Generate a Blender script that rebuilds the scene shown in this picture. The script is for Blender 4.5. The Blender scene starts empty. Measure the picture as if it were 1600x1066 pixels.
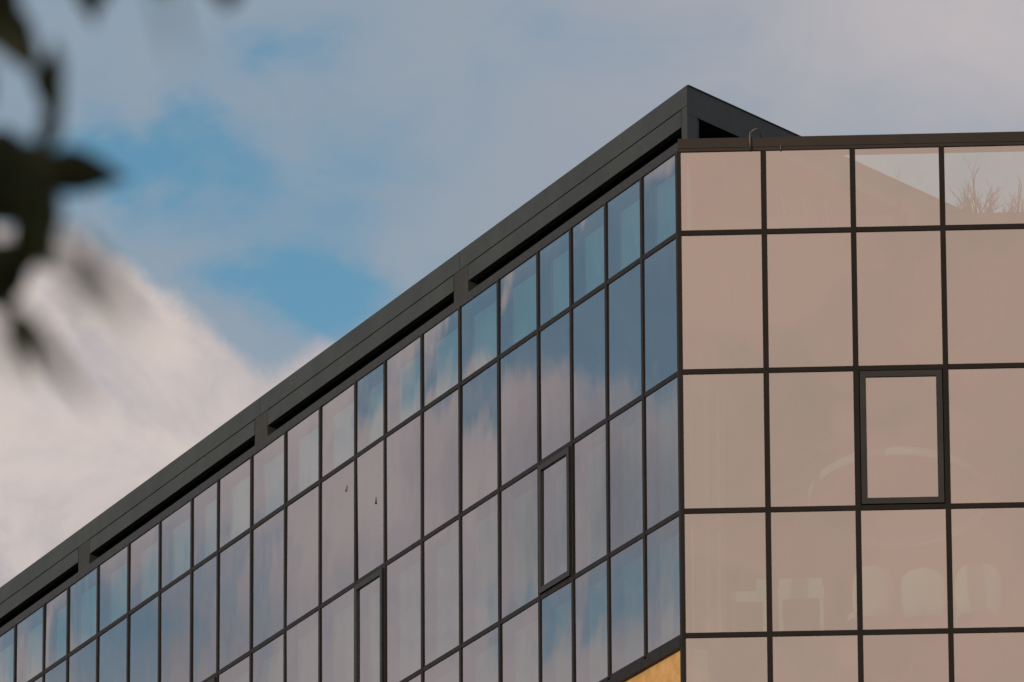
import bpy, bmesh, math, random
import numpy as np
from mathutils import Vector, Matrix, noise as mnoise
R = math.radians
random.seed(7)
scene = bpy.context.scene
COL = scene.collection

# ------------------------------------------------------------------ camera
EYE = 1.6
PITCH, ROLL, FPX = R(15.57), R(-0.29), 13000.0
fw = Vector((0, math.cos(PITCH), math.sin(PITCH)))
rt0 = Vector((1, 0, 0)); up0 = Vector((0, -math.sin(PITCH), math.cos(PITCH)))
rt = rt0 * math.cos(ROLL) + up0 * math.sin(ROLL)
up = up0 * math.cos(ROLL) - rt0 * math.sin(ROLL)
cam = bpy.data.cameras.new('camera')
cam.lens = FPX / 1600 * 36; cam.sensor_width = 36; cam.sensor_fit = 'HORIZONTAL'
cam.clip_start = 0.5; cam.clip_end = 20000
cam.dof.use_dof = True; cam.dof.focus_distance = 106; cam.dof.aperture_fstop = 11.0
camo = bpy.data.objects.new('camera', cam); COL.objects.link(camo)
m = Matrix((rt, up, -fw)).transposed().to_4x4(); m.translation = (0, 0, EYE)
camo.matrix_world = m
scene.camera = camo

# ------------------------------------------------------------------ sky and sun
SUN_H, SUN_E = R(-140), R(13)          # compass heading from +Y towards +X, elevation
sun_dir = Vector((math.sin(SUN_H) * math.cos(SUN_E), math.cos(SUN_H) * math.cos(SUN_E), math.sin(SUN_E)))

class S:
    """tiny node-expression helper around a shader node tree"""
    tree = None
    def __init__(s, sock): s.s = sock
    @staticmethod
    def m(op, *a, clamp=False):
        n = S.tree.nodes.new('ShaderNodeMath'); n.operation = op; n.use_clamp = clamp
        for i, v in enumerate(a):
            if isinstance(v, S): S.tree.links.new(v.s, n.inputs[i])
            else: n.inputs[i].default_value = v
        return S(n.outputs[0])
    def __add__(s, o): return S.m('ADD', s, o)
    __radd__ = __add__
    def __sub__(s, o): return S.m('SUBTRACT', s, o)
    def __rsub__(s, o): return S.m('SUBTRACT', o, s)
    def __mul__(s, o): return S.m('MULTIPLY', s, o)
    __rmul__ = __mul__
    def __truediv__(s, o): return S.m('DIVIDE', s, o)
def smooth(v, lo, hi):
    n = S.tree.nodes.new('ShaderNodeMapRange'); n.interpolation_type = 'SMOOTHSTEP'; n.clamp = True
    S.tree.links.new(v.s, n.inputs[0]); n.inputs[1].default_value = lo; n.inputs[2].default_value = hi
    return S(n.outputs[0])
def mixc(f, a, b):
    n = S.tree.nodes.new('ShaderNodeMix'); n.data_type = 'RGBA'
    for sock, v in ((n.inputs[0], f), (n.inputs[6], a), (n.inputs[7], b)):
        if isinstance(v, S): S.tree.links.new(v.s, sock)
        elif isinstance(v, tuple): sock.default_value = (*v, 1)
        else: sock.default_value = v
    return S(n.outputs[2])
def noise(vec, scale, detail=4, rough=0.55, dist=0.0):
    n = S.tree.nodes.new('ShaderNodeTexNoise')
    S.tree.links.new(vec, n.inputs['Vector'])
    n.inputs['Scale'].default_value = scale; n.inputs['Detail'].default_value = detail
    n.inputs['Roughness'].default_value = rough; n.inputs['Distortion'].default_value = dist
    return S(n.outputs[0])
def bump(U, V, u0, v0, ru, rv, ang=0.0):
    c, s_ = math.cos(R(ang)), math.sin(R(ang))
    du, dv = U - u0, V - v0
    x = (du * c + dv * s_) * (1 / ru); y = (dv * c - du * s_) * (1 / rv)
    return S.m('EXPONENT', (x * x + y * y) * -1.0)

world = bpy.data.worlds.new('World'); scene.world = world
world.use_nodes = True
wt = world.node_tree; wt.nodes.clear(); S.tree = wt
tc = wt.nodes.new('ShaderNodeTexCoord'); DIR = tc.outputs['Generated']
sep = wt.nodes.new('ShaderNodeSeparateXYZ'); wt.links.new(DIR, sep.inputs[0])
X, Y, Z = (S(o) for o in sep.outputs)
DEG = 180 / math.pi
H = S.m('ARCTAN2', X, Y) * DEG            # heading, degrees
EL = S.m('ARCSINE', Z) * DEG              # elevation, degrees
U = H * 218.0 + 800.0                     # sky position in units of 1/218 degree
V = 533.0 - (EL - 15.57) * 227.0
n_big = noise(DIR, 9, 3, 0.5)
n_mid = noise(DIR, 30, 7, 0.58, 0.25)
n_fine = noise(DIR, 75, 6, 0.6, 0.3)
mp = wt.nodes.new('ShaderNodeMapping'); wt.links.new(DIR, mp.inputs[0])
mp.inputs['Rotation'].default_value = (0.3, 0.2, 0.9); mp.inputs['Scale'].default_value = (1.0, 0.35, 1.6)
n_wisp = noise(mp.outputs[0], 42, 6, 0.6, 0.6)

# heaped clouds: everywhere by noise, and the bank that stands low on the left of the view
fc = wt.nodes.new('ShaderNodeFloatCurve')
wt.links.new(S.m('MULTIPLY', U + 400.0, 1 / 1400).s, fc.inputs[1])
cv = fc.mapping.curves[0]
pts = [(-400, 250), (0, 318), (110, 335), (210, 400), (330, 470), (430, 528), (505, 492), (570, 520), (700, 640), (1000, 800)]
cv.points[0].location = ((pts[0][0] + 400) / 1400, pts[0][1] / 1000)
cv.points[-1].location = ((pts[-1][0] + 400) / 1400, pts[-1][1] / 1000)
for u_, v_ in pts[1:-1]: cv.points.new((u_ + 400) / 1400, v_ / 1000)
fc.mapping.update()
edge = S(fc.outputs[0]) * 1000.0
front = smooth(S.m('ABSOLUTE', H), 12.0, 6.0)
bank = S.m('MAXIMUM', S.m('MINIMUM', (V - edge) * (1 / 110.0), 1.0), -1.0)
corner = bump(U, V, 1640, 0, 480, 230)
generic = (n_big - 0.5) * 1.6 + (n_mid - 0.5) * 1.2
field = (1.0 - front) * generic + front * (bank * 0.55 + (n_mid - 0.5) * 0.9 + (n_fine - 0.5) * 0.35 - 0.05)
# the sky to the left of the building, that its glass wall mirrors
UL = 1060.0 - (H + 43.92) * 219.5
left = smooth(S.m('ABSOLUTE', H + 42.0), 9.0, 4.0)
holes = (bump(UL, V, 850, 440, 310, 88, -36) * 1.0 + bump(UL, V, 1030, 480, 170, 150) * 1.15 + bump(UL, V, 1000, 930, 200, 90, -20) * 0.5
         + bump(UL, V, 290, 960, 330, 150, -30) * 0.34 + bump(UL, V, 30, 960, 130, 80) * 0.35)
fieldL = 0.32 - holes * 0.52 + (n_mid - 0.5) * 0.65 + (n_fine - 0.5) * 0.4
field = field * (1.0 - left) + fieldL * left
sunny = None
dt = wt.nodes.new('ShaderNodeVectorMath'); dt.operation = 'DOT_PRODUCT'
wt.links.new(DIR, dt.inputs[0]); dt.inputs[1].default_value = sun_dir
sunny = smooth(S(dt.outputs['Value']), 0.15, 0.95)
heap = smooth(field + sunny * 0.9, -0.02, 0.24)
# thin high veil with blue gaps
n_warp = noise(mp.outputs[0], 25, 5, 0.6, 0.2)
UW, VW = U + (n_mid - 0.5) * 420.0 + (n_fine - 0.5) * 120.0, V + (n_warp - 0.5) * 340.0
gaps = (bump(UW, VW, 190, 262, 170, 60, 10) * 1.0 + bump(UW, VW, 440, 468, 120, 60, 20) * 1.25 + bump(UW, VW, 420, 75, 90, 60) * 0.5
        + bump(UW, VW, 500, 330, 170, 90, -30) * 0.32)
veil = 0.86 - gaps * 1.0 + (n_wisp - 0.5) * 0.9 + (n_big - 0.5) * 0.3
veil = smooth(veil * (1.0 - left) + (0.52 + (n_wisp - 0.5) * 0.8) * left, 0.0, 1.0)

sky = wt.nodes.new('ShaderNodeTexSky'); sky.sky_type = 'NISHITA'; sky.sun_disc = False
sky.sun_elevation = SUN_E; sky.sun_rotation = SUN_H
sky.air_density = 1.0; sky.dust_density = 0.15; sky.ozone_density = 1.7
SKY_STRENGTH = 0.102
bg_sky = wt.nodes.new('ShaderNodeBackground'); bg_sky.inputs[1].default_value = SKY_STRENGTH
hs = wt.nodes.new('ShaderNodeHueSaturation'); hs.inputs['Saturation'].default_value = 1.22; hs.inputs['Hue'].default_value = 0.488
wt.links.new(sky.outputs[0], hs.inputs['Color']); wt.links.new(hs.outputs[0], bg_sky.inputs[0])
veil_col = mixc(smooth(U, 100.0, 1700.0), (0.295, 0.355, 0.425), (0.365, 0.37, 0.41))
veil_col = mixc(corner * (0.45 + n_wisp * 0.6), veil_col, (0.60, 0.525, 0.515))
veil_col = mixc(sunny, veil_col, (0.62, 0.478, 0.375))
heap_hi = mixc(sunny, (0.64, 0.562, 0.525), (0.79, 0.548, 0.432))
heap_lo = mixc(sunny, (0.43, 0.40, 0.435), (0.69, 0.523, 0.413))
shade = smooth((n_wisp - 0.5) * 1.3 + (n_mid - 0.5) * 0.8 + 0.5, 0.15, 0.72)
heap_col = mixc(shade, heap_lo, heap_hi)
heap_col = mixc(left * 0.55, heap_col, (0.475, 0.395, 0.41))
grey_cloud = (bump(UL, V, 1020, 800, 260, 240) + bump(UL, V, 250, 1000, 300, 150) * 0.7) * left
heap_col = mixc(S.m('MINIMUM', grey_cloud * (0.55 + n_fine * 0.8), 1.0), heap_col, (0.27, 0.275, 0.315))
bg_veil = wt.nodes.new('ShaderNodeBackground'); wt.links.new(veil_col.s, bg_veil.inputs[0])
bg_heap = wt.nodes.new('ShaderNodeBackground'); wt.links.new(heap_col.s, bg_heap.inputs[0])
mx1 = wt.nodes.new('ShaderNodeMixShader'); mx2 = wt.nodes.new('ShaderNodeMixShader')
wt.links.new((veil * 0.92).s, mx1.inputs[0]); wt.links.new(bg_sky.outputs[0], mx1.inputs[1]); wt.links.new(bg_veil.outputs[0], mx1.inputs[2])
wt.links.new(heap.s, mx2.inputs[0]); wt.links.new(mx1.outputs[0], mx2.inputs[1]); wt.links.new(bg_heap.outputs[0], mx2.inputs[2])
wo = wt.nodes.new('ShaderNodeOutputWorld'); wt.links.new(mx2.outputs[0], wo.inputs[0])

sun = bpy.data.lights.new('sun', 'SUN'); sun.energy = 2.0; sun.angle = R(3); sun.color = (1.0, 0.80, 0.58)
suno = bpy.data.objects.new('sun', sun); COL.objects.link(suno)
suno.rotation_euler = sun_dir.to_track_quat('Z', 'Y').to_euler(); suno.location = (-20, -20, 40)

vs = scene.view_settings
vs.view_transform = 'Standard'; vs.look = 'None'; vs.exposure = 0.0; vs.gamma = 1.0; vs.use_curve_mapping = False
scene.render.engine = 'CYCLES'
scene.cycles.max_bounces = 10; scene.cycles.transparent_max_bounces = 24
scene.cycles.caustics_reflective = False; scene.cycles.caustics_refractive = False

# ------------------------------------------------------------------ materials
def mat(name):
    mt = bpy.data.materials.new(name); mt.use_nodes = True
    nt = mt.node_tree; nt.nodes.clear(); S.tree = nt
    out = nt.nodes.new('ShaderNodeOutputMaterial')
    return mt, nt, out
def pos(nt): return nt.nodes.new('ShaderNodeNewGeometry').outputs['Position']
def surf(name, ca, cb, scale=2.0, rough=0.6, metal=0.0, bumpd=0.0, bscale=40, spec=0.5, stretch=None, transl=0.0):
    mt, nt, out = mat(name)
    p = pos(nt)
    if stretch:
        mpn = nt.nodes.new('ShaderNodeMapping'); nt.links.new(p, mpn.inputs[0]); mpn.inputs['Scale'].default_value = stretch; p = mpn.outputs[0]
    f = smooth(noise(p, scale, 5, 0.6), 0.3, 0.7)
    b = nt.nodes.new('ShaderNodeBsdfPrincipled')
    nt.links.new(mixc(f, ca, cb).s, b.inputs['Base Color'])
    nt.links.new((noise(p, scale * 3, 3) * 0.2 + (rough - 0.1)).s, b.inputs['Roughness'])
    b.inputs['Metallic'].default_value = metal; b.inputs['Specular IOR Level'].default_value = spec
    if bumpd:
        bn = nt.nodes.new('ShaderNodeBump'); bn.inputs['Distance'].default_value = bumpd
        nt.links.new(noise(p, bscale, 5).s, bn.inputs['Height']); nt.links.new(bn.outputs[0], b.inputs['Normal'])
    sh = b.outputs[0]
    if transl:
        t = nt.nodes.new('ShaderNodeBsdfTranslucent'); nt.links.new(mixc(f, ca, cb).s, t.inputs[0])
        mx = nt.nodes.new('ShaderNodeMixShader'); mx.inputs[0].default_value = transl
        nt.links.new(sh, mx.inputs[1]); nt.links.new(t.outputs[0], mx.inputs[2]); sh = mx.outputs[0]
    nt.links.new(sh, out.inputs[0])
    return mt
def glass_mat():
    mt, nt, out = mat('mirror_coated_glass')
    p = pos(nt)
    oi = nt.nodes.new('ShaderNodeObjectInfo')
    lw = nt.nodes.new('ShaderNodeLayerWeight'); lw.inputs[0].default_value = 0.5
    fres = S.m('POWER', S(lw.outputs['Facing']), 5.0)
    fac = (0.49 + S(oi.outputs['Random']) * 0.03) + fres * 0.42
    bn = nt.nodes.new('ShaderNodeBump'); bn.inputs['Distance'].default_value = 0.0018; bn.inputs['Strength'].default_value = 1.0
    mpn = nt.nodes.new('ShaderNodeMapping'); nt.links.new(p, mpn.inputs[0]); mpn.inputs['Scale'].default_value = (1, 1, 0.7)
    nt.links.new(noise(mpn.outputs[0], 1.1, 2, 0.4).s, bn.inputs['Height'])
    g = nt.nodes.new('ShaderNodeBsdfGlossy'); g.inputs['Roughness'].default_value = 0.012
    g.inputs['Color'].default_value = (0.97, 0.97, 0.985, 1)
    nt.links.new(bn.outputs[0], g.inputs['Normal'])
    t = nt.nodes.new('ShaderNodeBsdfTransparent'); t.inputs[0].default_value = (0.42, 0.70, 0.74, 1)
    mx = nt.nodes.new('ShaderNodeMixShader'); nt.links.new(fac.s, mx.inputs[0])
    nt.links.new(t.outputs[0], mx.inputs[1]); nt.links.new(g.outputs[0], mx.inputs[2])
    # faint dust film, streaked downwards
    d = nt.nodes.new('ShaderNodeBsdfDiffuse'); d.inputs[0].default_value = (0.42, 0.38, 0.34, 1)
    mp2 = nt.nodes.new('ShaderNodeMapping'); nt.links.new(p, mp2.inputs[0]); mp2.inputs['Scale'].default_value = (1, 1, 0.12)
    dust = smooth(noise(mp2.outputs[0], 14, 6, 0.7), 0.42, 0.8) * 0.03 + 0.010
    mx2 = nt.nodes.new('ShaderNodeMixShader'); nt.links.new(dust.s, mx2.inputs[0])
    nt.links.new(mx.outputs[0], mx2.inputs[1]); nt.links.new(d.outputs[0], mx2.inputs[2])
    nt.links.new(mx2.outputs[0], out.inputs[0])
    return mt
def clear_mat():
    mt, nt, out = mat('glass_inner_face')
    t = nt.nodes.new('ShaderNodeBsdfTransparent'); t.inputs[0].default_value = (1, 1, 1, 1)
    nt.links.new(t.outputs[0], out.inputs[0]); return mt
M = dict(
    glass=glass_mat(), clear=clear_mat(),
    frame=surf('bronze_anodised_aluminium', (0.0062, 0.0053, 0.0052), (0.0092, 0.0075, 0.0068), 3, 0.5, 0.0, 0.0005, 60, spec=0.22),
    sash=surf('slate_painted_aluminium', (0.016, 0.019, 0.022), (0.022, 0.026, 0.029), 3, 0.5, spec=0.35),
    coping=surf('brown_coping_metal', (0.017, 0.0145, 0.0135), (0.026, 0.021, 0.018), 1.5, 0.45, 0, 0.001, 8, spec=0.35),
    crown=surf('green_grey_metal_cladding', (0.024, 0.0350, 0.0365), (0.033, 0.0455, 0.0465), 0.9, 0.5, 0, 0.0015, 6, spec=0.35),
    post=surf('weathered_brown_plate', (0.022, 0.029, 0.029), (0.034, 0.037, 0.033), 5, 0.6, spec=0.35),
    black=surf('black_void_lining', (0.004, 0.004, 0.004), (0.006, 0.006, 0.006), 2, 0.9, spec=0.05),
    dark=surf('dark_spandrel_board', (0.016, 0.014, 0.013), (0.022, 0.019, 0.018), 2, 0.9, spec=0.1),
    panel=surf('pale_blue_grey_panel', (0.34, 0.52, 0.58), (0.46, 0.62, 0.66), 0.6, 0.8),
    reveal=surf('warm_grey_reveal', (0.16, 0.12, 0.11), (0.20, 0.15, 0.13), 2, 0.8),
    curtain=surf('cream_curtain', (0.30, 0.285, 0.235), (0.46, 0.43, 0.36), 3, 0.9, stretch=(1, 1, 0.05), transl=0.3),
    plaster=surf('pale_plaster', (0.30, 0.28, 0.24), (0.36, 0.33, 0.28), 1, 0.9),
    carpet=surf('brown_carpet', (0.07, 0.06, 0.05), (0.10, 0.08, 0.07), 4, 0.95),
    chair=surf('cream_chair_shell', (0.54, 0.50, 0.34), (0.62, 0.58, 0.40), 2, 0.5),
    ring=surf('white_lamp_band', (0.55, 0.53, 0.45), (0.64, 0.62, 0.54), 2, 0.5),
    stone=surf('ochre_stone', (0.50, 0.30, 0.115), (0.62, 0.40, 0.17), 5, 0.9, 0, 0.01, 14),
    concrete=surf('grey_concrete', (0.22, 0.21, 0.20), (0.30, 0.29, 0.27), 1, 0.9, 0, 0.004, 20),
    paving=surf('grey_paving', (0.16, 0.155, 0.15), (0.24, 0.23, 0.22), 0.5, 0.9, 0, 0.005, 12),
    planter=surf('grey_planter_metal', (0.10, 0.095, 0.09), (0.14, 0.13, 0.12), 2, 0.6),
    twig=surf('grey_brown_twig', (0.018, 0.014, 0.011), (0.035, 0.027, 0.02), 30, 0.9),
    straw=surf('dry_straw_stem', (0.15, 0.12, 0.075), (0.22, 0.18, 0.11), 20, 0.9),
    leaf=surf('dark_green_leaf', (0.011, 0.018, 0.006), (0.020, 0.028, 0.009), 25, 0.6, transl=0.08, spec=0.25),
    bark=surf('grey_bark', (0.07, 0.055, 0.042), (0.13, 0.105, 0.08), 9, 0.9, 0, 0.01, 25, stretch=(1, 1, 0.3)),
    pipe=surf('galvanised_pipe', (0.075, 0.07, 0.058), (0.11, 0.10, 0.085), 8, 0.5, 0.3),
    mark=surf('black_streak', (0.02, 0.015, 0.014), (0.03, 0.022, 0.02), 20, 0.9),
)

# ------------------------------------------------------------------ object helpers
def link(name, data, parent=None, world=Matrix.Identity(4)):
    o = bpy.data.objects.new(name, data); COL.objects.link(o)
    if parent is not None:
        o.parent = parent; o.matrix_basis = WM[parent.name].inverted() @ world
    else: o.matrix_basis = world
    WM[o.name] = world.copy()
    return o
WM = {}
def empty(name, loc, parent=None, rz=0.0):
    return link(name, None, parent, Matrix.Translation(loc) @ Matrix.Rotation(rz, 4, 'Z'))
def tag(o, label=None, cat=None, group=None, kind=None):
    for k, v in (('label', label), ('category', cat), ('group', group), ('kind', kind)):
        if v: o[k] = v
    return o
def mesh(name, verts, faces, mats, idx=None, smooth_=False):
    me = bpy.data.meshes.new(name); me.from_pydata([tuple(v) for v in verts], [], faces); me.update()
    for mt in (mats if isinstance(mats, (list, tuple)) else [mats]): me.materials.append(mt)
    if idx: me.polygons.foreach_set('material_index', idx)
    if smooth_: me.polygons.foreach_set('use_smooth', [True] * len(me.polygons))
    return me
_box = {}
def unit_box(mt, bev=0.0):
    if mt.name not in _box:
        v = [(x, y, z) for x in (0, 1) for y in (0, 1) for z in (0, 1)]
        f = [(0, 1, 3, 2), (4, 6, 7, 5), (0, 4, 5, 1), (2, 3, 7, 6), (0, 2, 6, 4), (1, 5, 7, 3)]
        _box[mt.name] = mesh('box_' + mt.name, v, f, mt)
    return _box[mt.name]

# facade frames: s runs along the wall from the corner, n points outwards, z up (heights above the camera eye)
CA, HA, HB, DIST = R(1.20), R(-21.36), R(93.22), 100.0
hd = lambda h: Vector((math.sin(h), math.cos(h), 0))
C0 = Vector((DIST * math.sin(CA), DIST * math.cos(CA), EYE))
class Face:
    def __init__(s, o, h, out):          # out: heading of outward normal
        s.o, s.t, s.n = o, hd(h), hd(out)
    def p(s, a, n, z): return s.o + s.t * a + s.n * n + Vector((0, 0, z))
    def mtx(s, a, n, z, w=1, d=1, h=1):
        mm = Matrix((s.t * w, s.n * d, Vector((0, 0, h)))).transposed().to_4x4(); mm.translation = s.p(a, n, z); return mm
FL = Face(C0, HA, HA - math.pi / 2)
FR = Face(C0, HB, HB + math.pi / 2)
def fbox(name, face, s0, s1, n0, n1, z0, z1, mt, parent, label=None):
    o = link(name, unit_box(mt), parent, face.mtx(s0, n0, z0, s1 - s0, n1 - n0, z1 - z0))
    if label: o['label'] = label
    return o
def tube_geo(path, radii, sides=6):
    vs_, fs = [], []
    path = [Vector(q) for q in path]
    for i, q in enumerate(path):
        d = (path[min(i + 1, len(path) - 1)] - path[max(i - 1, 0)]).normalized()
        a = d.orthogonal().normalized(); b = d.cross(a)
        for k in range(sides):
            t = 2 * math.pi * k / sides
            vs_.append(q + (a * math.cos(t) + b * math.sin(t)) * radii[i])
    for i in range(len(path) - 1):
        for k in range(sides):
            j = (k + 1) % sides
            fs.append((i * sides + k, i * sides + j, (i + 1) * sides + j, (i + 1) * sides + k))
    fs.append(tuple(range(sides))[::-1]); n = (len(path) - 1) * sides; fs.append(tuple(range(n, n + sides)))
    return vs_, fs
class Geo:
    def __init__(s): s.v, s.f = [], []
    def add(s, v, f):
        o = len(s.v); s.v += list(v); s.f += [tuple(i + o for i in q) for q in f]
    def tube(s, *a, **k): s.add(*tube_geo(*a, **k))
    def prism(s, poly, z0, z1):
        n = len(poly); v = [(p[0], p[1], z0) for p in poly] + [(p[0], p[1], z1) for p in poly]
        f = [tuple(range(n))[::-1], tuple(range(n, 2 * n))] + [(i, (i + 1) % n, n + (i + 1) % n, n + i) for i in range(n)]
        s.add(v, f)
    def build(s, name, mt, parent=None, world=Matrix.Identity(4), smooth_=False):
        inv = world.inverted()
        o = link(name, mesh(name, [inv @ Vector(q) for q in s.v], s.f, mt, smooth_=smooth_), parent, world)
        bm = bmesh.new(); bm.from_mesh(o.data); bmesh.ops.recalc_face_normals(bm, faces=bm.faces); bm.to_mesh(o.data); bm.free()
        return o

# ------------------------------------------------------------------ ground
g = Geo(); g.prism([(-3000, -3000), (3000, -3000), (3000, 3000), (-3000, 3000)], -0.5, 0.0)
tag(g.build('ground', M['paving']), kind='structure')

# ------------------------------------------------------------------ the office building
building = tag(empty('office_building', (C0.x, C0.y, 0)), 'dark-framed office block of mirrored glass with a slotted metal crown at its sharp corner', 'building')
WMt = Matrix.Translation((C0.x, C0.y, 0))
T = [30.31, 29.246, 27.445, 25.654, 24.068, 22.27, 20.47]      # transom heights above the eye
def left_cols(n):
    s = [0.0]
    for k in range(n): s.append(s[-1] + (1.216 if k < 3 else 1.16 if k % 5 == 3 else 1.43))
    return s
SL = left_cols(25)
SR = [0.0, 1.071] + [1.071 + 1.116 * k for k in range(1, 7)]
LEND, REND = SL[-1], SR[-1]
zt = lambda z: z                                                  # faces already start at eye height
# glass panes: slightly pillowed front, clear sides and back
def pane_mesh(k):
    n = 8; v, f, idx = [], [], []
    bulge = (0.0009, -0.0009, 0.0005, -0.0004)[k]
    for j in range(n + 1):
        for i in range(n + 1):
            x, z = i / n, j / n
            b = bulge * (1 - (2 * x - 1) ** 2) * (1 - (2 * z - 1) ** 2)
            v.append((x, b, z))
    for j in range(n):
        for i in range(n):
            q = j * (n + 1) + i; f.append((q, q + 1, q + n + 2, q + n + 1)); idx.append(0)
    o = len(v); v += [(0, -.02, 0), (1, -.02, 0), (1, -.02, 1), (0, -.02, 1)]
    f += [(o, o + 3, o + 2, o + 1)]; idx.append(1)
    me = mesh('pane_%d' % k, v, f, [M['glass'], M['clear']], idx)
    me.polygons.foreach_set('use_smooth', [i == 0 for i in idx])
    return me
PM = [pane_mesh(k) for k in range(4)]
tilt = lambda a: random.gauss(0, R(a))
def pane(face, s0, s1, z0, z1, parent, ta=0.10, k=None, n=-0.004):
    mm = face.mtx(s0, n, z0, 1, 1, 1)
    c = Matrix.Translation(((s1 - s0) / 2, 0, (z1 - z0) / 2))
    rot = c @ Matrix.Rotation(tilt(ta), 4, 'Z') @ Matrix.Rotation(tilt(ta), 4, 'X') @ c.inverted()
    sc = Matrix.Diagonal((s1 - s0, 1, z1 - z0, 1))
    return link('pane', PM[random.choice((0, 0, 2, 3)) if k is None else k], parent, mm @ rot @ sc)
MW, PR, DEEP = 0.035, 0.022, -0.17        # half width, proud, inner depth of the bars
windows = {('L', 3, 2), ('L', 8, 2), ('L', 13, 2), ('L', 18, 2), ('R', 2, 2)}
def window(face, s0, s1, z0, z1, fw_):
    w = link('window', None, building, face.mtx(s0, 0, z0)); w['label'] = 'opening sash with a broad dark frame'
    g_ = 0.012; a0, a1, b0, b1 = s0 + g_, s1 - g_, z0 + g_, z1 - g_
    for q in ((a0, a1, b0, b0 + fw_), (a0, a1, b1 - fw_, b1), (a0, a0 + fw_, b0 + fw_, b1 - fw_), (a1 - fw_, a1, b0 + fw_, b1 - fw_)):
        fbox('sash_bar', face, q[0], q[1], -0.05, 0.034, q[2], q[3], M['sash'], w)
    for q in ((s0, s1, z0, z0 + 0.04), (s0, s1, z1 - 0.04, z1), (s0, s0 + 0.04, z0 + 0.04, z1 - 0.04), (s1 - 0.04, s1, z0 + 0.04, z1 - 0.04)):
        fbox('frame_bar', face, q[0], q[1], -0.15, -0.055, q[2], q[3], M['frame'], w)
    pane(face, a0 + fw_, a1 - fw_, b0 + fw_, b1 - fw_, w, 0.06, n=0.008)
for tagc, face, cols, nrow in (('L', FL, SL, 4), ('R', FR, SR, 5)):
    zb = T[nrow]
    for i in range(1, len(cols)):
        fbox('mullion', face, cols[i] - MW, cols[i] + MW, DEEP, PR if tagc == 'R' else 0.012, zb, T[0], M['frame'], building)
    for r_ in range(1, nrow + 1):
        for i in range(len(cols) - 1):
            a0 = (0.045 if tagc == 'L' else 0.035) if (i == 0) else cols[i] + MW
            fbox('transom', face, a0, cols[i + 1] - MW, DEEP, PR - 0.004 if tagc == 'R' else 0.009, T[r_] - 0.031, T[r_] + 0.031, M['frame'], building)
    for r_ in range(nrow):
        for i in range(len(cols) - 1):
            s0 = (0.045 if tagc == 'L' else 0.035) if i == 0 else cols[i] + MW
            s1, z0, z1 = cols[i + 1] - MW, T[r_ + 1] + 0.031, T[r_] - (0.031 if r_ else 0.0)
            if (tagc, i, r_) in windows: window(face, s0, s1, z0, z1, 0.075)
            else: pane(face, s0, s1, z0, z1, building, 0.11 if tagc == 'L' else 0.05)
# corner post
g = Geo()
def corner_poly(l, r_, inn):
    # quad at the corner: along left l, along right r_, inner depth
    i = C0 + (FL.n + FR.n).normalized() * -inn
    o = C0 + (FL.n + FR.n).normalized() * 0.026
    return [o, FL.p(l, PR, 0), FL.p(l, -0.02, 0), i, FR.p(r_, -0.02, 0), FR.p(r_, PR, 0)]
g.prism(corner_poly(0.045, 0.035, 0.2), EYE + T[5], EYE + T[0])
g.build('corner_post', M['frame'], building, WMt)
# sill under the left wall, stone below
fbox('sill', FL, 0.045, LEND, -0.2, 0.026, T[4] - 0.135, T[4] - 0.033, M['frame'], building)
fbox('stone_wall', FL, 0.04, LEND, -0.35, -0.03, -EYE, T[4] - 0.135, M['stone'], building, 'rough ochre stone wall under the glass')
fbox('stone_wall', FR, 0.04, REND, -0.35, -0.03, -EYE, T[5] - 0.033, M['stone'], building)

# slabs, spandrel boards, rooms
BACK = [FL.p(LEND, -0.24, 0), FL.p(LEND, -0.24, 0) + hd(R(70)) * 14, FR.p(REND, -0.24, 0) + hd(R(10)) * 22, FR.p(REND, -0.24, 0)]
inner_c = None
def line_isect(p, d, q, e):
    den = d.x * e.y - d.y * e.x; t = ((q.x - p.x) * e.y - (q.y - p.y) * e.x) / den
    return p + d * t
inner_c = line_isect(FL.p(0, -0.24, 0), FL.t, FR.p(0, -0.24, 0), FR.t)
POLY = [inner_c] + BACK
for nm, z0, z1, mt in (('roof_deck', 28.75, 29.20, 'dark'), ('floor_slab', 27.42, 27.70, 'plaster'), ('floor_slab', 23.75, 24.05, 'carpet'), ('floor_slab', 22.1, 22.25, 'dark')):
    g = Geo(); g.prism(POLY, EYE + z0, EYE + z1); g.build(nm, M[mt], building, WMt)
for face, e in ((FL, LEND), (FR, REND)):
    fbox('spandrel_board', face, 0.15, e, -0.235, -0.19, T[2] + 0.03, T[1] - 0.03, M['dark'], building)
fbox('spandrel_board', FR, 0.15, REND, -0.235, -0.19, T[5] + 0.03, T[4] - 0.03, M['dark'], building)
# back wall and side partition of the corner room
fbox('room_wall', FR, 0.2, REND, -7.2, -7.0, 24.05, 27.42, M['plaster'], building)
fbox('room_wall', FR, REND - 0.15, REND, -7.0, -0.24, 24.05, 27.42, M['plaster'], building)
# shallow boxes behind the left wall's top row: reveals are the deep bars, a pale panel closes each
for i in range(len(SL) - 1):
    fbox('back_panel', FL, SL[i] + MW + (0.12 if i == 0 else 0), SL[i + 1] - MW, -0.24, -0.20, T[1] + 0.031, T[0] - 0.10, M['panel'], building)
    if i: fbox('reveal', FL, SL[i] - MW, SL[i] + MW, -0.24, DEEP, T[1], T[0], M['reveal'], building)
fbox('reveal', FL, 0.15, LEND, -0.24, -0.03, T[0] - 0.06, T[0], M['reveal'], building)
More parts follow.
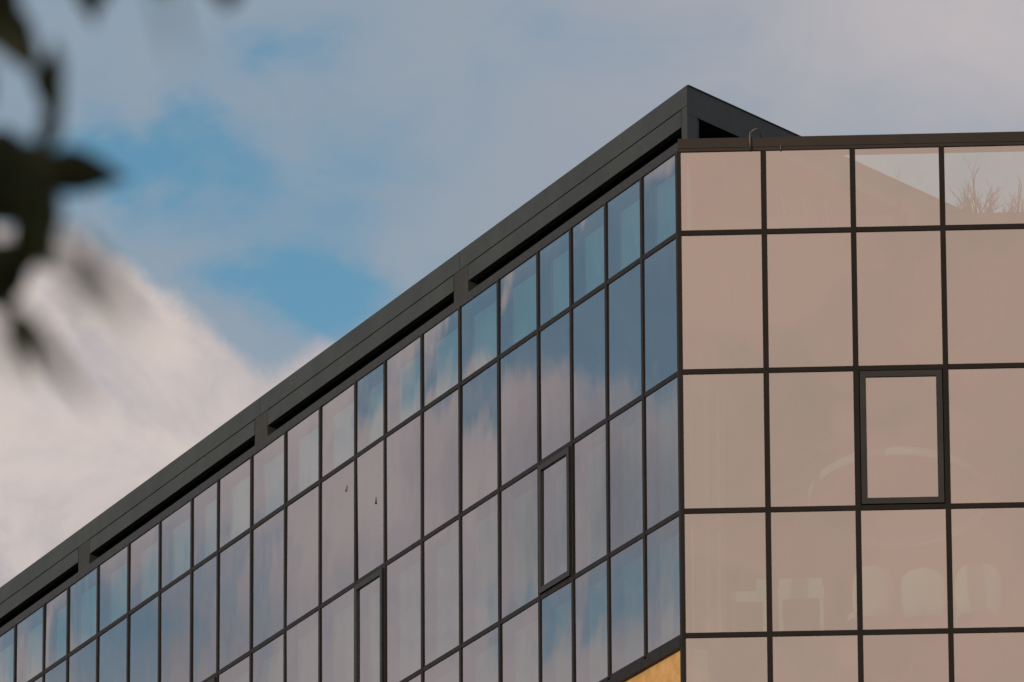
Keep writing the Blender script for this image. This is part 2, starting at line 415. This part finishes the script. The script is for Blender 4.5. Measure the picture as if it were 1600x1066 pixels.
# curtains behind the left wall's clear rows
def curtain(face, s0, s1, z0, z1, n, parent, amp=0.018, wl=0.075, name='curtain'):
    cnt = max(8, int((s1 - s0) / 0.012)); g = Geo(); v, f = [], []
    ph = random.random() * 6
    for i in range(cnt + 1):
        s = s0 + (s1 - s0) * i / cnt
        d = n + amp * math.sin(2 * math.pi * s / wl + ph + 0.8 * math.sin(s * 9 + ph)) * (0.7 + 0.3 * math.sin(s * 17))
        v += [face.p(s, d, z0), face.p(s, d, z1)]
    for i in range(cnt): f.append((2 * i, 2 * i + 2, 2 * i + 3, 2 * i + 1))
    g.add(v, f); return g.build(name, M['curtain'], parent, face.mtx((s0 + s1) / 2, n, z0), True)
for i in range(len(SL) - 1):
    for r_ in (2, 3):
        curtain(FL, SL[i] + 0.03 + (0.15 if i == 0 else 0), SL[i + 1] - 0.01, T[r_ + 1] + 0.0, T[r_] - 0.12, -0.21, building)
curtain(FR, 0.12, 0.34, 24.06, 27.40, -0.33, building, 0.03, 0.09)
curtain(FR, 0.34, 0.52, 24.06, 27.40, -0.44, building, 0.03, 0.12)

# coping
CZ0, CZ1 = 30.312, 30.478
cc = lambda nl, nr: line_isect(FL.p(0, nl, 0), FL.t, FR.p(0, nr, 0), FR.t)
for face, e, pr, ztop in ((FL, LEND, 0.012, CZ1 - 0.045), (FR, REND, 0.032, CZ1 - 0.005)):
    g = Geo()
    g.prism([cc(0.012, 0.032), face.p(e, pr, 0), face.p(e, -0.42, 0), cc(-0.42, -0.42)], EYE + CZ0 + (0.0 if face is FL else 0.035), EYE + ztop)
    if face is FR: g.prism([cc(0.010, 0.024), face.p(e, 0.024, 0), face.p(e, -0.10, 0), cc(-0.10, -0.10)], EYE + CZ0 - 0.006, EYE + CZ0 + 0.035)
    g.build('coping', M['coping' if face is FR else 'sash'], building, WMt)

# ------------------------------------------------------------------ crown on the roof
KZ1, KG, KS, KZ0 = 31.22, 30.95, 30.725, 30.473
KOFF = -0.15; KS0 = 0.05; HRET = R(33.6); RLEN = 12.0
crown = link('roof_crown', None, building, Matrix.Translation(FL.p(KS0, KOFF, KZ0)))
K = FL.p(KS0, KOFF, 0)
FK = Face(K, HA, HA - math.pi / 2)                 # left face of the crown
FQ = Face(K, HRET, HRET + math.pi / 2)             # return, running back from the corner
CL = 33.0
joints = [0.0, 8.0, 16.0, 24.0, 32.0]
c1 = line_isect(FK.p(0, -0.25, 0), FK.t, FQ.p(0, -0.25, 0), FQ.t)
def crown_prism(name, poly, z0, z1, mt):
    g_ = Geo(); g_.prism(poly, EYE + z0, EYE + z1); return g_.build(name, M[mt], crown, Matrix.Translation(poly[0]))
for i, j0 in enumerate(joints[:-1]):
    j1 = joints[i + 1]
    e0, e1 = j0 + (0.0 if i == 0 else 0.006), j1 - 0.006
    crown_prism('fascia_panel', [FK.p(e0, 0, 0), FK.p(e1, 0, 0), FK.p(e1, -0.25, 0), c1 if i == 0 else FK.p(e0, -0.25, 0)], KG + 0.008, KZ1, 'crown')
    e0 = j0 + (0.20 if i == 0 else 0.24)
    fbox('fascia_panel', FK, e0, j1 - 0.32, -0.10, -0.002, KS, KG - 0.006, M['crown'], crown)
    fbox('joint_lining', FK, j0 + 0.1, j1, -0.06, -0.03, KG - 0.006, KG + 0.008, M['post'], crown)
    if i:
        fbox('crown_post', FK, j0 - 0.30, j0 + 0.22, -0.25, -0.004, KZ0 - 0.045, KG + 0.004, M['post'], crown)
        fbox('jamb', FK, j0 + 0.24, j0 + 0.30, -0.25, -0.03, KZ0 - 0.045, KS - 0.002, M['post'], crown)
crown_prism('crown_post', [FK.p(0.004, -0.004, 0), FK.p(0.19, -0.004, 0), FQ.p(0.25, -0.004, 0)], KZ0 - 0.045, KG + 0.004, 'crown')
fbox('crown_post', FQ, 0.255, 0.31, -0.15, -0.02, KZ0 - 0.045, KZ1 - 0.372, M['post'], crown)
crown_prism('fascia_panel', [FQ.p(0, 0, 0), FQ.p(RLEN, 0, 0), FQ.p(RLEN, -0.25, 0), c1 + FQ.t * 0.002], KZ1 - 0.37, KZ1 - 0.001, 'crown')
fbox('edge_trim', FQ, 0.03, RLEN, -0.02, 0.012, KZ1, KZ1 + 0.012, M['sash'], crown)
# slab under the roof of the crown and the dark wall behind its slots, down to the deck
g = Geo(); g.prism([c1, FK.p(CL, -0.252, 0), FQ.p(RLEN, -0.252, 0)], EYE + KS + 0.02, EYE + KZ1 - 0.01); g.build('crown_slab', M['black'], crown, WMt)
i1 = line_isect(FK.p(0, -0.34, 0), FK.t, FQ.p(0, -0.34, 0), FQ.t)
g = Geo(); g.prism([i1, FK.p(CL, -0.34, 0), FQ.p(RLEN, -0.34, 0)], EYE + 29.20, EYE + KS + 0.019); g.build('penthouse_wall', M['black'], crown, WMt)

# bent vent pipe and little rod on the coping
def at(x, y, face, n):
    """point on the plane n metres outside a wall, found along the sight line (1600 wide measure)"""
    v = (fw + rt * ((x - 800) / FPX) + up * ((533 - y) / FPX)).normalized()
    o = Vector((0, 0, EYE)); P = face.p(0, n, 0)
    return o + v * (((P - o).dot(face.n)) / v.dot(face.n))
g = Geo()
path = [at(*q, FR, 0.05) for q in ((1172.5, 233), (1172, 222), (1171.5, 214), (1172.5, 208), (1176, 204), (1181, 202), (1184, 201.5))]
g.tube(path, [0.013] * len(path), 8)
g.build('vent_pipe', M['pipe'], building, WMt, True)
g = Geo(); path = [at(*q, FR, 0.045) for q in ((1184, 201.5), (1187, 207), (1189, 214))]
g.tube(path, [0.010] * 3, 6); g.build('vent_pipe', M['mark'], building, WMt, True)
g = Geo(); path = [at(*q, FR, 0.045) for q in ((1219.5, 227), (1220, 234))]
g.tube(path, [0.006] * 2, 6); g.build('rod', M['pipe'], building, WMt)
# two dark streaks on the left glass
for a in (((540, 768), (540.6, 765), (542, 758)), ((586.6, 788), (587, 783), (587, 776))):
    g = Geo(); g.tube([at(*q, FL, 0.004) for q in a], [0.008, 0.005, 0.002], 5); g.build('streak', M['mark'], building, WMt)

# ------------------------------------------------------------------ things in the corner room
def rounded_chair(loc, rz, h, w, label):
    root = tag(empty('shell_chair', loc, None, rz), label, 'chair', 'cream chairs behind the corner glazing')
    # back shell: curved sheet with rounded top, thickness .03
    wm = WM[root.name]
    nu, nv = 12, 12; outer, inner = [], []
    z0 = 0.36
    for j in range(nv + 1):
        t = 1 - (1 - j / nv) ** 2.2; z = z0 + (h - z0) * t
        hw = w / 2 * (0.86 + 0.14 * math.sin(math.pi * min(1, t * 1.1))) * max(0.0, 1 - max(0, (t - 0.74) / 0.26) ** 2.4) ** 0.36 + 0.002
        for i in range(nu + 1):
            a = -1 + 2 * i / nu
            outer.append((a * hw, -0.26 + 0.05 * a * a - 0.06 * t, z)); inner.append((a * hw * 0.95, -0.225 + 0.05 * a * a - 0.06 * t, z - 0.01 * t))
    N = nu + 1; f = []
    for j in range(nv):
        for i in range(nu):
            q = j * N + i; f.append((q, q + 1, q + N + 1, q + N)); o = len(outer)
            f.append((o + q, o + q + N, o + q + N + 1, o + q + 1))
    o = len(outer)
    for j in range(nv):
        for i in (0, nu):
            q = j * N + i; f.append((q, q + N, o + q + N, o + q) if i == 0 else (q, o + q, o + q + N, q + N))
    for i in range(nu):
        f.append((i, o + i, o + i + 1, i + 1)); q = nv * N + i; f.append((q, q + 1, o + q + 1, o + q))
    link('backrest', mesh('backrest', outer + inner, f, M['chair'], smooth_=True), root, wm)
    g = Geo(); n = 14
    ring = [(math.cos(2 * math.pi * k / n) * w * 0.46, math.sin(2 * math.pi * k / n) * w * 0.44) for k in range(n)]
    g.prism(ring, 0.36, 0.44)
    gs = Geo(); gs.v = [wm @ Vector(q) for q in g.v]; gs.f = g.f
    gs.build('seat', M['chair'], root, wm)
    for sx in (-1, 1):
        for sy in (-1, 1):
            g = Geo(); g.tube([wm @ Vector((sx * 0.15, sy * 0.15, 0.37)), wm @ Vector((sx * 0.21, sy * 0.21, 0.0))], [0.014, 0.010], 6)
            g.build('leg', M['twig'], root, wm)
    return root
def low_chair(loc, rz, w, h, bh, label):
    root = tag(empty('slab_chair', loc, None, rz), label, 'chair', 'cream chairs behind the corner glazing')
    wm = WM[root.name]
    def bx(name, x0, x1, y0, y1, z0, z1):
        link(name, unit_box(M['chair']), root, wm @ Matrix.Translation((x0, y0, z0)) @ Matrix.Diagonal((x1 - x0, y1 - y0, z1 - z0, 1)))
    bx('seat', -w / 2, w / 2, -w / 2, w / 2, h - 0.14, h)
    if bh > 0: bx('backrest', -w / 2 + 0.02, w / 2 - 0.02, -w / 2, -w / 2 + 0.06, h, h + bh)
    else: bx('armrest', w / 2 - 0.14, w / 2, -w / 2 + 0.002, w / 2 - 0.002, h + 0.001, h - bh)
    for sx in (-1, 1):
        for sy in (-1, 1):
            cx, cy = sx * (w / 2 - 0.035), sy * (w / 2 - 0.035)
            bx('leg', cx - 0.025, cx + 0.025, cy - 0.025, cy + 0.025, 0, h - 0.14)
    return root
FLR = 24.051
def on_floor(x, n):            # floor point behind the right wall under the picture column x
    p_ = at(x, 985, FR, n); return (p_.x, p_.y, EYE + FLR)
rzR = math.atan2(FR.t.y, FR.t.x)
rounded_chair(on_floor(1356, -0.85), rzR + 0.35, 1.00, 0.56, 'cream shell chair behind the glass, leftmost of the three tall rounded ones')
rounded_chair(on_floor(1446, -0.85), rzR - 0.08, 0.96, 0.58, 'cream shell chair behind the glass, middle of the three tall rounded ones')
rounded_chair(on_floor(1529, -0.80), rzR + 0.05, 1.00, 0.60, 'cream shell chair behind the glass, rightmost of the three tall rounded ones')
low_chair(on_floor(1172, -0.85), rzR, 0.46, 0.72, -0.15, 'low cream slab chair behind the glass, beside the corner curtain')
low_chair(on_floor(1253, -0.85), rzR, 0.58, 0.74, 0.12, 'low cream slab chair behind the glass, next to the tall rounded chairs')
# ring lamp
lc = at(1403, 778, FR, -1.35)
lamp = tag(empty('ring_lamp', lc), 'large pale ring lamp hanging behind the corner glazing', 'lamp')
g = Geo(); n = 64; prof = [(0, -.06), (.03, -.06), (.03, .06), (0, .06)]
tl = Matrix.Rotation(R(-17), 4, Vector((1, 0, 0)))
for k in range(n):
    t = 2 * math.pi * k / n
    for dr, dz in prof: g.v.append(Vector(lc) + tl @ Vector((math.cos(t) * (1.1 + dr), math.sin(t) * (1.1 + dr), dz)))
for k in range(n):
    for q in range(4):
        a, b = k * 4 + q, k * 4 + (q + 1) % 4; c, d = ((k + 1) % n) * 4 + (q + 1) % 4, ((k + 1) % n) * 4 + q
        g.f.append((a, b, c, d))
g.build('band', M['ring'], lamp, WM[lamp.name], True)
for k in range(3):
    t = 2 * math.pi * k / 3 + 0.5; p0 = Vector(lc) + tl @ Vector((math.cos(t) * 1.115, math.sin(t) * 1.115, 0.045))
    g = Geo(); g.tube([p0, Vector((p0.x, p0.y, EYE + 27.42))], [0.003, 0.003], 4); g.build('cable', M['twig'], lamp, WM[lamp.name])

# ------------------------------------------------------------------ roof terrace planting, seen through the top row
ptop = at(1560, 341, FR, -1.5).z - EYE
for i, (s0, s1) in enumerate(((0.55, 2.7), (2.85, 5.4))):
    pl = tag(empty('planter', FR.p((s0 + s1) / 2, -1.5, 29.20)), ('long metal planter behind the top row glass, nearest the crown', 'long metal planter behind the top row glass with the tall bare shrub')[i], 'planter', 'planters along the roof edge')
    for n0, n1 in ((-1.75, -1.72), (-1.28, -1.25)): fbox('side', FR, s0, s1, n0, n1, 29.201, ptop, M['planter'], pl)
    for a0, a1 in ((s0, s0 + 0.03), (s1 - 0.03, s1)): fbox('end', FR, a0 + 0.001, a1 - 0.001, -1.719, -1.281, 29.201, ptop - 0.002, M['planter'], pl)
    fbox('soil', FR, s0 + 0.03, s1 - 0.03, -1.719, -1.281, 29.25, ptop - 0.05, M['carpet'], pl)
def shrub(x, ybase, ytop, width, label, mt='twig', seed=1, nst=9, n=-1.5, tall=None, name='bare_shrub'):
    rnd = random.Random(seed)
    b = at(x, ybase + 6, FR, n); t = at(x, ytop, FR, n); hgt = (t - b).length
    root = tag(empty(name, b), label, 'shrub', 'dry plants on the roof terrace')
    g = Geo(); px = 13000 / 107
    def branch(p0, d, L, r0, depth):
        q = p0.copy(); path = [q.copy()]; rad_ = [r0]
        k = 5
        for i in range(k):
            d = (d + Vector((rnd.uniform(-.28, .28), rnd.uniform(-.25, .25), rnd.uniform(-.05, .16)))).normalized()
            q = q + d * (L / k); path.append(q.copy()); rad_.append(r0 * (1 - 0.75 * (i + 1) / k))
            if depth and i >= 1:
                for _ in range(rnd.choice((1, 1, 2))):
                    side = Vector((rnd.uniform(-1, 1), rnd.uniform(-.8, .8), rnd.uniform(.15, .9))).normalized()
                    branch(q.copy(), (d * 0.7 + side * 0.8).normalized(), L * rnd.uniform(.28, .48), rad_[-1] * 0.75, depth - 1)
        g.tube(path, rad_, 4)
    w = width / px
    for k in range(nst):
        u = (k + 0.5) / nst * 2 - 1
        h = hgt * (1.0 if k == nst // 2 else rnd.uniform(.35, .75) * (1.1 - 0.45 * abs(u)))
        d = Vector((u * w * 0.55 / max(h, .05), rnd.uniform(-.2, .2), 1)).normalized()
        branch(Vector(b) + FR.t * (u * w * 0.22) + FR.n * rnd.uniform(-.08, .08), d, h * 0.95, 0.022 if k == nst // 2 else 0.015, 3 if k == nst // 2 else 2)
    g.build('branches', M[mt], root, WM[root.name])
    return root
shrub(1524, 338, 262, 80, 'tall bare shrub showing through the top row of glass', seed=4, nst=27)
shrub(1592, 340, 290, 50, 'bare shrub cut by the right edge of the photo, behind the top row', seed=9, nst=19)
shrub(1409, 330, 278, 14, 'small dry shrub poking over the sloping crown edge behind the glass', seed=12, nst=3)
for i, x in enumerate((1225, 1262, 1293)):
    shrub(x, 352, (300, 292, 300)[i], 40, 'pale dry grass tuft behind the second top pane, %s' % ('nearest the corner', 'in the middle of three', 'farthest from the corner')[i], 'straw', 20 + i, 7, n=-0.9, name='dry_grass_tuft')

# ------------------------------------------------------------------ near tree at the left, out of focus
def sight(x, y, d):
    v = (fw + rt * ((x - 800) / FPX) + up * ((533 - y) / FPX)); return Vector((0, 0, EYE)) + v * d
tree = tag(empty('broadleaf_tree', (-2.1, 6.6, 0)), 'blurred dark leafy tree close to the camera at the upper left', 'tree')
WTR = WM[tree.name]
g = Geo()
fork = Vector((-1.75, 6.7, 3.0))
g.tube([(-2.1, 6.6, -0.05), (-2.08, 6.62, 0.6), (-1.98, 6.66, 1.6), (-1.85, 6.7, 2.5), fork], [0.14, 0.115, 0.10, 0.088, 0.075], 12)
g.build('trunk', M['bark'], tree, WTR, True)
limbs = Geo(); leaves = Geo(); rl = random.Random(5)
def leaf(p0, p1, w, nrm=None):
    d = p1 - p0; L = d.length; d.normalize()
    view = (p0 - Vector((0, 0, EYE))).normalized()
    sd = d.cross(view if nrm is None else nrm)
    if sd.length < 1e-3: sd = d.orthogonal()
    sd.normalize(); nn = sd.cross(d)
    prof = (0.06, 0.66, 1.0, 0.92, 0.66, 0.32, 0.01); v = []
    for i, q in enumerate(prof):
        t = i / (len(prof) - 1); c = p0 + d * (L * t) + nn * (0.06 * L * math.sin(math.pi * t))
        v += [c - sd * (w / 2 * q) + nn * (w * 0.12), c, c + sd * (w / 2 * q) + nn * (w * 0.12)]
    f = []
    for i in range(len(prof) - 1):
        a = i * 3; f += [(a, a + 1, a + 4, a + 3), (a + 1, a + 2, a + 5, a + 4)]
    leaves.add(v, f)
def twig(pts, r0, r1):
    k = len(pts); limbs.tube(pts, [r0 + (r1 - r0) * i / (k - 1) for i in range(k)], 7)
# main limb that reaches to the edge of view, and others making up the crown
lim = [fork, Vector((-1.3, 6.85, 3.5)), Vector((-0.9, 6.9, 3.75)), sight(-160, 60, 7.0), sight(-30, -40, 7.0)]
twig(lim, 0.05, 0.012)
PXM = 7.0 / 13000
# leaves and twigs in view: (x0, y0, x1, y1, width) in 1/1600 of the picture's width, distance
twig([sight(-60, -60, 7), sight(60, -52, 7), sight(180, -56, 7), sight(300, -62, 6.8), sight(380, -70, 6.7)], 0.006, 0.003)
twig([sight(-30, -40, 7), sight(20, 30, 7), sight(45, 85, 7), sight(72, 135, 7), sight(78, 200, 7), sight(60, 260, 7), sight(30, 330, 7), sight(10, 470, 7)], 0.006, 0.003)
inview = [(-10, -40, 28, 60, 52), (20, 40, 66, 112, 40), (62, 100, 84, 190, 36), (82, 165, 70, 255, 36), (-60, -20, 0, 80, 60),
          (45, 258, 198, 278, 70), (30, 262, 186, 270, 60), (70, 90, 92, 215, 40), (-20, 20, 60, 120, 44), (-30, 225, 90, 262, 60), (10, 260, 95, 310, 56), (-60, 215, 70, 285, 90), (-50, 300, 75, 262, 84), (-30, 250, 60, 330, 84), (60, 270, 66, 420, 66),
          (-30, 300, 52, 356, 60), (66, 330, 24, 450, 66), (-40, 440, 46, 400, 56), (24, 400, 4, 500, 52), (-40, 420, 14, 492, 60), (-70, 330, -4, 420, 60), (-20, 235, 84, 300, 70), (10, 225, 92, 268, 50), (0, 320, 84, 300, 56), (30, 290, 70, 400, 60), (-30, 380, 40, 440, 70), (5, 0, 60, 110, 46), (-30, -30, 40, 40, 60), (-40, 260, 20, 340, 90), (40, 340, 80, 420, 40), (-10, 430, 22, 505, 40),
          (150, -60, 160, 18, 50), (135, -30, 146, 32, 34), (330, -70, 362, 8, 40), (-50, 110, -10, 170, 60)]
for x0, y0, x1, y1, w in inview:
    d0 = rl.uniform(6.6, 7.2); leaf(sight(x0, y0, d0), sight(x1, y1, d0 + rl.uniform(-.04, .04)), w * 1.08 * d0 / 13000)
for x0, y0, x1, y1, w, d in ((10, 468, 66, 610, 26, 5.4), (20, 470, 150, 650, 30, 5.2), (30, 480, 96, 560, 22, 5.6), (70, 340, 150, 470, 26, 4.0), (115, 365, 232, 540, 34, 3.9),
                             (5, 490, 30, 610, 22, 5.0), (95, 420, 165, 520, 20, 4.0), (250, -40, 285, 110, 14, 3.6), (120, -70, 150, 44, 44, 7.0), (165, -60, 138, 30, 36, 7.0),
                             (325, -60, 358, 20, 38, 6.6), (375, -50, 362, 14, 30, 6.6), (-10, -20, 40, 92, 56, 6.8), (84, 60, 90, 190, 30, 6.6), (240, -60, 262, -2, 36, 6.4)):
    leaf(sight(x0, y0, d), sight(x1, y1, d), w * d / 13000)
# rest of the crown, outside the frame to the left and above
def crown_limb(tip, r0):
    mid = fork.lerp(tip, 0.5) + Vector((rl.uniform(-.2, .2), rl.uniform(-.2, .2), rl.uniform(.0, .25)))
    twig([fork, fork.lerp(mid, .6) + Vector((0, 0, .08)), mid, mid.lerp(tip, .6), tip], r0, 0.008)
    for k in range(10):
        t = rl.uniform(.35, 1.0); b = fork.lerp(mid, t * 2) if t < .5 else mid.lerp(tip, t * 2 - 1)
        d = Vector((rl.uniform(-1, 1), rl.uniform(-1, 1), rl.uniform(-.3, 1))).normalized(); e = b + d * rl.uniform(.25, .55)
        if e.x > -0.62 and e.z < 5.2: continue
        twig([b, b.lerp(e, .5) + Vector((0, 0, .03)), e], 0.008, 0.003)
        for q in range(14):
            p = b.lerp(e, rl.uniform(.2, 1)); dd = Vector((rl.uniform(-1, 1), rl.uniform(-1, 1), rl.uniform(-.9, .5))).normalized()
            if p.x > -0.62: continue
            leaf(p, p + dd * rl.uniform(.07, .12), rl.uniform(.022, .036), Vector((rl.uniform(-1, 1), rl.uniform(-1, 1), 1)))
for k in range(1500):            # leaf clump added out of view towards the sun, shading the leaves in view
    t = rl.uniform(0.35, 2.2); p = sight(40, 300, 7.0) + sun_dir * t + Vector((rl.gauss(0, .16), rl.gauss(0, .16), rl.gauss(0, .24)))
    if p.x > -0.60: continue
    dd = Vector((rl.uniform(-1, 1), rl.uniform(-1, 1), rl.uniform(-.9, .5))).normalized()
    leaf(p, p + dd * rl.uniform(.07, .12), rl.uniform(.026, .042), Vector((rl.uniform(-1, 1), rl.uniform(-1, 1), 1)))
for e in (0.6, 1.2, 1.9):  # branches that carry the added shading clump
    twig([fork, fork.lerp(sight(40, 300, 7) + sun_dir * e, .55) + Vector((0, 0, .1)), sight(-60, 320, 7) + sun_dir * e], 0.03, 0.006)
for k in range(16):
    a = rl.uniform(0, 6.28); rr = rl.uniform(.5, 1.25)
    crown_limb(Vector((fork.x - 0.35 + math.cos(a) * rr * .8, fork.y + math.sin(a) * rr, fork.z + rl.uniform(.5, 2.1))), rl.uniform(.025, .04))
limbs.build('limbs', M['bark'], tree, WTR, True)
tag(leaves.build('crown', M['leaf'], tree, WTR), kind='stuff')
